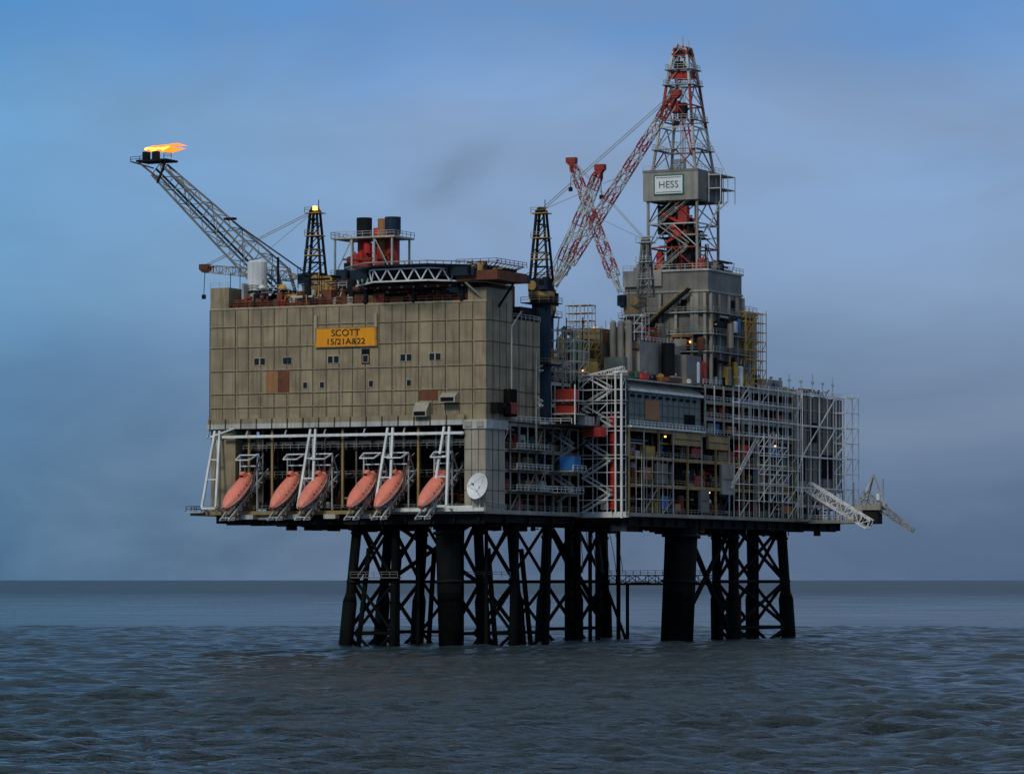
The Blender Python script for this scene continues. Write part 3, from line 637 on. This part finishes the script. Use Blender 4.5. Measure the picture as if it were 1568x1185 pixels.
R=root('stair_tower'); b=B('stair_scaffold',R)
scaff(b,.2,11.0,47.2,49.6,30,61.6,3.6,2.4,3.15,'white',w=.14,br=.06,planks=False)
stairs_x(b,.8,8,47.6,30.3,62,8); b.beam((9.6,47,30),(9.6,47,62),.35,'white'); b.beam((11.1,47,29),(11.1,47,62),.45,'white')
for z in(43.5,50,56,61.8): b.box(0,11.4,47,49.8,z-.2,z,'offw')
b.truss((.2,48.5,61),(11,48.5,63.2),1,1,6,.2,.12,'white'); b.make()
b=B('backing_bulkhead',R); b.box(-1,10.9,50,50.45,30.5,61,'inner'); clutter(b,.5,10,49.7,50.2,31,60,14); b.make()

# ------------------------------------------------------------------ drilling module
R=root('drilling_module'); b=B('substructure',R)
b.box(-12,10,100,121,74,89.6,'grey'); b.box(-10,9.6,102,129,61.6,74,'grey'); b.box(-2,9.9,121.02,131,62,81,'lgrey')
b.box(-12.3,10.3,99.7,121.3,84.3,84.8,'lgrey'); b.box(-12.3,-2,99.4,100,86,89.8,'lgrey'); b.box(-12.4,10.4,99.6,121.4,89.4,89.9,'offw')
for x in(-11,-6.8,-2.4,1.8,6,9.4): b.box(x-.35,x+.35,99.2,99.98,62,84,'lgrey'); b.box(x+.4,x+.55,99.7,99.98,62,84,'seam')
for z in(70,74.3,79.5): b.box(-12.2,10.2,98.6,99.9,z-.25,z,'offw'); b.rail([(-12.2,98.6,z),(10.2,98.6,z),(10.2,99.9,z)],'lgrey')
for z in(70,74.3,79.5): b.box(10.02,11.4,100,128,z-.25,z,'lgrey'); b.rail([(11.4,100,z),(11.4,128,z)],'lgrey')
for y in(101,106,112,117,121,126): b.box(10.02,10.7,y-.35,y+.35,62,84 if y<122 else 80,'lgrey')
for a in((-10,-7,64,68),(-5.5,-3,75,78),(2.4,5.2,64,72),(-9,-7.4,80,83),(3,4.4,80,82.5),(-6,-1,62,69),(6.5,9,62,69)): b.box(a[0],a[1],99.6,99.95,a[2],a[3],'inner')
for a in((102,105,64,68.5),(108,110,75,79),(113,116,80.5,83),(113.5,116,65,69)): b.box(10.05,10.3,a[0],a[1],a[2],a[3],'inner')
for (xa,za,xb,zb) in((6,85,-1,79.7),(-1,79.7,-6.5,74.5)):
    for yy in(97.4,98.5): b.beam((xa,yy,za),(xb,yy,zb),.5,'dark'); b.beam((xa,yy,za+1.1),(xb,yy,zb+1.1),.16,'ochre')
b.box(-8,-5,97.3,99,74.2,74.5,'ochre')
scaff(b,10.8,12.4,118,131,62,80.5,1.6,2.6,2.2,'yellow',w=.15,br=.3,planks=False)
clutter(b,-11,9,98.2,99.3,62,69,36); clutter(b,-11,9,98.8,99.5,70.2,74,20); clutter(b,10.2,11.3,100,128,62,69,26); clutter(b,10.2,11.3,100,120,75,79,14)
b.rail([(-12.3,99.6,89.9),(10.3,99.6,89.9),(10.3,121.3,89.9)],'offw'); b.rail([(-2,121.1,81),(9.9,121.1,81),(9.9,131,81)],'offw')
clutter(b,-11,-7,101,119,89.9,92.5,16,['grey','dark','lgrey','dred']); clutter(b,7,10,101,120,89.9,92.6,14,['grey','dark','lgrey','dred'])
b.cyl((7,100,74),(7,100,84),.9,'lgrey'); b.box(-1,1,99.2,99.9,69,73.8,'ochre'); b.cyl((12,109,71),(12,109,77),.9,'grey')
b.box(6,9,128,131.5,74,80.7,'ochre')
b.make()

R=root('drilling_derrick'); cx,cy=-.6,109.5
def ring(z,h): return [Vector((cx-h,cy-h,z)),Vector((cx+h,cy-h,z)),Vector((cx+h,cy+h,z)),Vector((cx-h,cy+h,z))]
b=B('lattice_tower',R)
lv=[(90,6.5),(95.6,6.5),(101.4,6.5),(107,6.5),(114.4,5.7),(119.8,5.0),(125.2,4.35),(130.6,3.65),(135.8,3.05),(139.6,2.5),(143,1.9),(145,1.5)]
for i,((z0,h0),(z1,h1)) in enumerate(zip(lv[:-1],lv[1:])):
    A=ring(z0,h0);C=ring(z1,h1); ck=['offw','offw','rust','dred'][i%4] if i>4 else 'lgrey'
    for j in range(4):
        k=(j+1)%4; b.beam(A[j],C[j],.55,ck); b.beam(C[j],C[k],.32,'offw' if i%3 else 'dred')
        m=(C[j]+C[k])/2; b.beam(A[j],m,.24,'lgrey'); b.beam(A[k],m,.24,'offw' if i%2 else 'dred'); 
        if i%2: b.beam((A[j]+m)/2,(A[j]+C[j])/2,.14,'offw'); b.beam((A[k]+m)/2,(A[k]+C[k])/2,.14,'offw')
for z,h in((119.8,5.6),(127,4.6),(135.8,3.6),(139.6,3.2)):
    for y in(cy-h,cy+h): b.rail([(cx-h,y,z),(cx+h,y,z)],'offw',step=1.5,w=.09); b.box(cx-h,cx+h,y-.4,y+.4,z-.2,z,'lgrey')
    for x in(cx-h,cx+h): b.rail([(x,cy-h,z),(x,cy+h,z)],'offw',step=1.5,w=.09); b.box(x-.4,x+.4,cy-h,cy+h,z-.2,z,'lgrey')
b.make()
b=B('crown_block',R)
b.box(cx-2.3,cx+2.3,cy-2.3,cy+2.3,137.4,139.2,'red'); b.cyl((cx-1.5,cy-1,140.6),(cx+1.5,cy-1,140.6),1.1,'dark',n=12); b.box(cx-1.6,cx+1.6,cy-1.5,cy+1.5,143.2,144.4,'dark')
last=None
for i in range(9):
    t=math.pi*i/8; p=Vector((cx+1.9*math.cos(t),cy-1.9,143.4+2.1*math.sin(t)))
    if last: b.beam(last,p,.3,'red' if i%2 else 'offw')
    last=p
b.cyl((cx,cy,144.5),(cx,cy,148),.12,'offw'); b.cyl((cx+1.6,cy,144.5),(cx+1.6,cy,146.6),.1,'offw'); b.cyl((cx-1.4,cy,144.5),(cx-1.4,cy,146.2),.1,'dark')
b.make()
b=B('travelling_gear',R)
b.box(cx-.9,cx+.9,cy-.9,cy+.9,127.5,131.5,'dark'); b.box(cx-2.4,cx-.6,cy-1.6,cy,129,132,'dred')
for dx in(-.6,-.2,.2,.6): b.beam((cx+dx,cy,138),(cx+dx,cy,110),.12,'lgrey')
for i in range(14): b.cyl((cx-4+i*.3,cy+2+.5*(i%3),91),(cx-4+i*.3,cy+1.8,118),.11,'grey' if i%2 else 'lgrey',n=5)
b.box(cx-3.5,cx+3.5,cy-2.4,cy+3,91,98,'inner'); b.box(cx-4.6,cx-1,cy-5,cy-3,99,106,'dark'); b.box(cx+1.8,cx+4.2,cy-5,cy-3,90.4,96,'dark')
b.cyl((cx-1.2,cy-4,101),(cx+1.2,cy-4.6,98.4),1.0,'red'); b.beam((cx-2,cy-5.5,97),(cx+3,cy-5.5,99.5),.6,'red'); b.beam((cx-3,cy-5.8,104),(cx+3,cy-5.8,101),.6,'red'); b.box(cx+1.2,cx+3.6,cy-6,cy-4.4,101.6,105.6,'dred')
b.beam((cx-1,cy-4,91),(cx+3,cy-4,98),.45,'dark'); b.beam((cx+3.4,cy-4,91),(cx,cy-4,98),.4,'lgrey')
b.beam((cx+3.4,cy,114),(cx+2.2,cy-2,126),.3,'red'); b.beam((cx+4,cy-4,118),(cx+1,cy-3,127),.28,'red')
b.box(cx+2.4,cx+6,cy-4,cy+1,98.6,99,'ochre'); b.box(cx-5,cx+5,cy-5,cy+5,98.1,98.3,'dark'); clutter(b,cx-5.5,cx+5.5,cy-5,cy+5,90,97,44,['dark','grey','dark','dred','red','grey'])
clutter(b,cx-4,cx+4,cy-4,cy+4,99,106,20,['dark','grey','dred','dark'])
stairs_x(b,cx-4,cx+4,cy-6.8,90,107,3,'lgrey')
b.make()
b=B('wind_wall_box',R)
b.box(-8,6.6,102,102.35,107,114.4,'lgrey'); b.box(-8,6.6,116.7,117.05,107,114.4,'grey'); b.box(6.25,6.6,102.37,116.68,107,114.4,'grey'); b.box(-8,-7.65,102.37,116.68,107,114.4,'grey'); b.box(-7.6,6.2,102.4,116.6,107,107.3,'dark')
b.box(-8.1,6.7,101.9,102.4,113.9,114.5,'grey'); b.rail([(-8,102,114.4),(6.6,102,114.4),(6.6,117,114.4)],'offw',w=.08)
scaff(b,6.9,10,108,117,106.8,113.4,3,4.5,3.2,'white',w=.16,br=0); b.beam((6.5,112,104),(10,112,107),.3,'offw'); b.beam((10,108,107),(6.6,108,100),.3,'offw')
b.beam((4.4,106,128),(10,112,113.4),.12,'offw'); b.make()
R=root('operator_sign'); b=B('board',R); b.box(-5.0,2.9,101.75,101.98,108.3,113.2,'green'); b.box(-4.7,2.6,101.7,101.76,108.6,112.9,'dish')
b.box(-4.4,2.3,101.66,101.71,108.9,109.05,'green'); b.box(-4.4,2.3,101.66,101.71,112.45,112.6,'green'); b.make(); text('HESS',2.4,(-1.05,101.6,110.75),R,'green',1.05,-.03)

# ------------------------------------------------------------------ jackets
def leg(b,x0,y0,x1,y1,zt,r,sleeve=0):
    b.cyl((x1,y1,-6),(x0,y0,zt),r,'leg',n=14)
    if sleeve: 
        f=lambda z:(x1+(x0-x1)*(z+6)/(zt+6),y1+(y0-y1)*(z+6)/(zt+6),z)
        b.cyl(f(-6),f(10),r*sleeve,'leg',n=14); b.cyl(f(10),f(12),r*sleeve,'leg',r,n=14)
        b.cyl(f(14.2),f(14.8),r*1.12,'dark',n=14); b.cyl(f(25),f(25.6),r*1.2,'dark',n=14)
def xbr(b,p0,p1,q0,q1,zs,r=.45,k='leg'):
    def at(a,c,z): t=(z+6)/35; return Vector((a[0]+(c[0]-a[0])*t,a[1]+(c[1]-a[1])*t,z))
    for z,z2 in zip(zs[:-1],zs[1:]):
        b.cyl(at(p0,p1,z),at(q0,q1,z2),r,k,n=8); b.cyl(at(q0,q1,z),at(p0,p1,z2),r,k,n=8); b.cyl(at(p0,p1,z2),at(q0,q1,z2),r*.9,k,n=8)
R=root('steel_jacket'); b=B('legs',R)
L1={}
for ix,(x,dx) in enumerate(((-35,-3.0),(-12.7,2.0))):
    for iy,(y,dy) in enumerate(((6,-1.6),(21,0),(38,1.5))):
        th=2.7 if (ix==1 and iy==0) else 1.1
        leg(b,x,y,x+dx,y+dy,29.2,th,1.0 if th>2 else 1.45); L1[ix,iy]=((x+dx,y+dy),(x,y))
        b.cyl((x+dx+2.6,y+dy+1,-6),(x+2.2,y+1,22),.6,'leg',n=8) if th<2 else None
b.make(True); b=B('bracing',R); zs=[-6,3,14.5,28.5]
xbr(b,*L1[0,1],*L1[1,1],[14,28.5],.5)
for ix in range(2):
    for iy in range(2): xbr(b,*L1[ix,iy],*L1[ix,iy+1],zs)
for (xa,ya) in((-35,6),(-35,38),(-12.7,21),(-12.7,38)):
    q=(xa+9.6,ya); xbr(b,(xa-1,ya),(xa,ya),(q[0]-1,ya),q,zs,.4); b.cyl((q[0]-1,ya,-6),(q[0],ya,29),.9,'leg',n=10)
b.box(-36,-24,4,6,15.3,15.5,'grey'); b.rail([(-36,4,15.5),(-24,4,15.5)],'grey'); b.rail([(-14,18,15.5),(-3,18,15.5)],'grey')
for x,y in((-27,10),(-24,14),(-21,30),(-18,33),(-30,25),(-8,30),(-6,12)): b.cyl((x,y,-6),(x,y,29),rng.uniform(.2,.45),rng.choice(['rust','leg','leg','leg']),n=8)
b.make()
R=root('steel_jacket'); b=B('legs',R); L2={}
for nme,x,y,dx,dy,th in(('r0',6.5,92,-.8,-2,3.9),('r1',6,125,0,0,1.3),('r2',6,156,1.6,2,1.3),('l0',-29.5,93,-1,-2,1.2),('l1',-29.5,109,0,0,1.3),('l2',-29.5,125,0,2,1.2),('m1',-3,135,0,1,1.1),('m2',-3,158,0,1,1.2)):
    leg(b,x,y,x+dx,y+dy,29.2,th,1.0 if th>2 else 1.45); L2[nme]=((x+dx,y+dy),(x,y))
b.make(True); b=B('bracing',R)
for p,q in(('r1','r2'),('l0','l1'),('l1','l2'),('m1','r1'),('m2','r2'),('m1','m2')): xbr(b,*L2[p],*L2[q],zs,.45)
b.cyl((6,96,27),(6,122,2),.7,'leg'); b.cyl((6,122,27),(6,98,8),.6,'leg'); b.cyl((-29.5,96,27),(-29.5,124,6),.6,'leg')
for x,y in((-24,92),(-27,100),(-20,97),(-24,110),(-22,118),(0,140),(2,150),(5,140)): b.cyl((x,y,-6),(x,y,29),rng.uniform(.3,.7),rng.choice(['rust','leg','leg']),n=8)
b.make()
b=B('riser_cables',R)
for i in range(7):
    x=-26+i*1.5; pts=[Vector((x+3*math.sin(t*1.3)*(.3+.1*i),104,28.5-14*t+(2*t*t))) for t in(0,.25,.5,.75,1)]
    for p,q in zip(pts[:-1],pts[1:]): b.cyl(p,q,.09,'lgrey',n=5)
b.make()
R=root('walkway_bridge'); b=B('catwalk',R)
b.box(-28,4,118,120,13.6,14,'leg'); b.truss((-28,119,15),(4,119,15),2,2,12,.26,.14,'leg'); b.rail([(-28,118,16),(4,118,16)],'leg')
b.cyl((-20,119,14),(-20,119,-3),.45,'leg'); b.cyl((-20,119,-1),(-26,119,14),.4,'leg')
b.cyl((-20,121,14),(-14.5,121,14),.3,'leg')
b.make()

# ------------------------------------------------------------------ sea
NX=820
ys=np.concatenate([np.linspace(-200,200,20)[:-1],np.arange(200,500,.62),np.arange(500,1250,1.3),np.geomspace(1250,3000,110)[:-1],np.geomspace(3000,70000,90)])
NY=len(ys); un=np.linspace(-1,1,NX)
Y=np.repeat(ys[:,None],NX,1); half=60+.34*np.maximum(Y,0); X=un[None,:]*half
Z=np.zeros_like(X); rs=np.random.RandomState(3)
cell=np.maximum(2*half/NX, np.gradient(ys)[:,None])
PX=X.copy();PY=Y.copy()
for i in range(96):
    lam=1.6*(10**(rs.rand()**1.25*1.05)); th=math.radians(-74+rs.randn()*28); k=2*math.pi/lam
    amp=.019*lam**.72; fade=np.clip((lam/(2.2*cell)-1),0,1)*np.clip((2600-PY)/1900,0,1)
    ph=rs.rand()*6.28; A=k*(math.cos(th)*PX+math.sin(th)*PY)+ph
    g=.5+.5*np.sin(PX*k*.13*math.cos(th+1)+PY*k*.15*math.sin(th+1)+ph*3)
    Z+=amp*fade*g*np.sin(A); X=X-amp*.6*fade*g*math.cos(th)*np.cos(A)
me=bpy.data.meshes.new('sea'); co=np.stack([X,Y,Z],-1).reshape(-1,3).astype(np.float32)
idx=np.arange(NX*NY).reshape(NY,NX); q=np.stack([idx[:-1,:-1],idx[:-1,1:],idx[1:,1:],idx[1:,:-1]],-1).reshape(-1,4)
me.vertices.add(len(co)); me.vertices.foreach_set('co',co.ravel()); me.loops.add(q.size); me.loops.foreach_set('vertex_index',q.ravel().astype(np.int32))
me.polygons.add(len(q)); me.polygons.foreach_set('loop_start',np.arange(0,q.size,4,dtype=np.int32)); me.polygons.foreach_set('loop_total',np.full(len(q),4,dtype=np.int32))
me.polygons.foreach_set('use_smooth',np.ones(len(q),dtype=bool)); me.update(calc_edges=True); me.validate()
sea=bpy.data.objects.new('sea',me); S.collection.objects.link(sea)
m=bpy.data.materials.new('sea_water'); m.use_nodes=True; n=m.node_tree.nodes; l=m.node_tree.links; p=n['Principled BSDF']
p.inputs['IOR'].default_value=1.33; p.inputs['Specular IOR Level'].default_value=.36
tc=n.new('ShaderNodeTexCoord'); sx=n.new('ShaderNodeSeparateXYZ'); l.new(tc.outputs['Object'],sx.inputs[0])
def mrange(src,a,b_,c,d):
    r=n.new('ShaderNodeMapRange'); r.inputs[1].default_value=a; r.inputs[2].default_value=b_; r.inputs[3].default_value=c; r.inputs[4].default_value=d; l.new(src,r.inputs[0]); return r.outputs[0]
def noise(scale,rot,det,rough=.55):
    mp=n.new('ShaderNodeMapping'); mp.inputs['Scale'].default_value=scale; mp.inputs['Rotation'].default_value=(0,0,rot); l.new(tc.outputs['Object'],mp.inputs[0])
    z=n.new('ShaderNodeTexNoise'); z.inputs['Scale'].default_value=1; z.inputs['Detail'].default_value=det; z.inputs['Roughness'].default_value=rough; l.new(mp.outputs[0],z.inputs['Vector']); return z.outputs['Fac']
fine=noise((.6,1.2,1),.3,5,.6); chop=noise((.12,.2,1),.2,4,.6); big=noise((.012,.014,1),.15,5,.6)
b1=n.new('ShaderNodeBump'); b1.inputs['Distance'].default_value=1.3; l.new(mrange(sx.outputs['Y'],500,1800,1.0,.15),b1.inputs['Strength']); l.new(fine,b1.inputs['Height'])
b2=n.new('ShaderNodeBump'); b2.inputs['Distance'].default_value=3.0; l.new(mrange(sx.outputs['Y'],1000,4500,.7,.2),b2.inputs['Strength']); l.new(chop,b2.inputs['Height']); l.new(b1.outputs[0],b2.inputs['Normal']); l.new(b2.outputs[0],p.inputs['Normal'])
ra=n.new('ShaderNodeMath'); ra.operation='ADD'; l.new(mrange(big,.35,.66,.06,.20),ra.inputs[0]); l.new(mrange(sx.outputs['Y'],700,4500,0,.28),ra.inputs[1]); l.new(ra.outputs[0],p.inputs['Roughness'])
cap=noise((.16,.30,1),.25,6,.65); ck=mrange(cap,.735,.79,0,.7)
cm_=n.new('ShaderNodeMix'); cm_.data_type='RGBA'; l.new(ck,cm_.inputs[0]); cm_.inputs[7].default_value=(.38,.43,.46,1)
c0=n.new('ShaderNodeMix'); c0.data_type='RGBA'; l.new(mrange(big,.35,.65,0,1),c0.inputs[0]); c0.inputs[6].default_value=(.016,.025,.028,1); c0.inputs[7].default_value=(.034,.052,.056,1)
l.new(c0.outputs[2],cm_.inputs[6]); l.new(cm_.outputs[2],p.inputs['Base Color'])
me.materials.append(m)

# ------------------------------------------------------------------ sky + sun
SE,SA=math.radians(36),math.radians(208)
w=bpy.data.worlds.new('World'); S.world=w; w.use_nodes=True; n=w.node_tree.nodes; l=w.node_tree.links; n.clear()
out=n.new('ShaderNodeOutputWorld'); sk=n.new('ShaderNodeTexSky'); sk.sky_type='NISHITA'; sk.sun_disc=False; sk.sun_elevation=SE; sk.sun_rotation=SA
bgA=n.new('ShaderNodeBackground'); bgA.inputs[1].default_value=.06; l.new(sk.outputs[0],bgA.inputs[0])
tc=n.new('ShaderNodeTexCoord'); sp=n.new('ShaderNodeSeparateXYZ'); l.new(tc.outputs['Generated'],sp.inputs[0])
def wnoise(sc,loc,det,dist=.3):
    mpn=n.new('ShaderNodeMapping'); mpn.inputs['Scale'].default_value=sc; mpn.inputs['Location'].default_value=loc; l.new(tc.outputs['Generated'],mpn.inputs[0])
    nz=n.new('ShaderNodeTexNoise'); nz.inputs['Scale'].default_value=1; nz.inputs['Detail'].default_value=det; nz.inputs['Roughness'].default_value=.5; nz.inputs['Distortion'].default_value=dist; l.new(mpn.outputs[0],nz.inputs['Vector']); return nz.outputs['Fac']
nA=wnoise((6,6,15),(0,0,0),4); nB=wnoise((11,11,26),(3.1,1.2,.4),6,.6)
ad=n.new('ShaderNodeMath'); ad.operation='MULTIPLY_ADD'; l.new(nA,ad.inputs[0]); ad.inputs[1].default_value=.10
sb=n.new('ShaderNodeMath'); sb.operation='SUBTRACT'; l.new(sp.outputs['Z'],sb.inputs[0]); sb.inputs[1].default_value=.05; l.new(sb.outputs[0],ad.inputs[2])
rp=n.new('ShaderNodeValToRGB'); l.new(ad.outputs[0],rp.inputs[0]); e=rp.color_ramp.elements
stops=[(0,(.070,.120,.215)),(.02,(.084,.146,.26)),(.045,(.13,.215,.375)),(.08,(.235,.36,.58)),(.11,(.24,.39,.655)),(.145,(.125,.29,.61)),(.25,(.15,.25,.43)),(.5,(.26,.31,.40)),(1,(.46,.47,.49))]
e[0].position=0; e[0].color=(*stops[0][1],1); e[1].position=1; e[1].color=(*stops[-1][1],1)
for ps,c in stops[1:-1]:
    q=e.new(ps); q.color=(*c,1)
def wr(src,a,b_,c,d):
    r=n.new('ShaderNodeMapRange'); r.inputs[1].default_value=a; r.inputs[2].default_value=b_; r.inputs[3].default_value=c; r.inputs[4].default_value=d; l.new(src,r.inputs[0]); return r.outputs[0]
g1=n.new('ShaderNodeMix'); g1.data_type='RGBA'; l.new(wr(nB,.42,.70,0,.6),g1.inputs[0]); l.new(rp.outputs[0],g1.inputs[6]); g1.inputs[7].default_value=(.205,.275,.40,1)
g2=n.new('ShaderNodeMix'); g2.data_type='RGBA'; g2.blend_type='MULTIPLY'; l.new(wr(sp.outputs['X'],-.15,-.02,1,0),g2.inputs[0]); l.new(g1.outputs[2],g2.inputs[6]); g2.inputs[7].default_value=(.58,.97,1.06,1)
bgB=n.new('ShaderNodeBackground'); bgB.inputs[1].default_value=1.0; l.new(g2.outputs[2],bgB.inputs[0])
mx=n.new('ShaderNodeMixShader'); mx.inputs[0].default_value=.93; l.new(bgA.outputs[0],mx.inputs[1]); l.new(bgB.outputs[0],mx.inputs[2]); l.new(mx.outputs[0],out.inputs[0])
sl=bpy.data.lights.new('sun','SUN'); sl.energy=1.3; sl.angle=math.radians(11); sl.color=(1,.92,.81); so=bpy.data.objects.new('sun',sl); S.collection.objects.link(so)
dirv=Vector((math.sin(SA)*math.cos(SE),math.cos(SA)*math.cos(SE),math.sin(SE))); so.rotation_euler=dirv.to_track_quat('Z','Y').to_euler()

# ------------------------------------------------------------------ camera
cd=bpy.data.cameras.new('camera'); cam=bpy.data.objects.new('camera',cd); S.collection.objects.link(cam); S.camera=cam
cam.location=(0,0,15); cam.rotation_euler=(math.radians(90+2.81),0,0); cd.sensor_width=36; cd.lens=6000/1568*36; cd.clip_start=1; cd.clip_end=150000
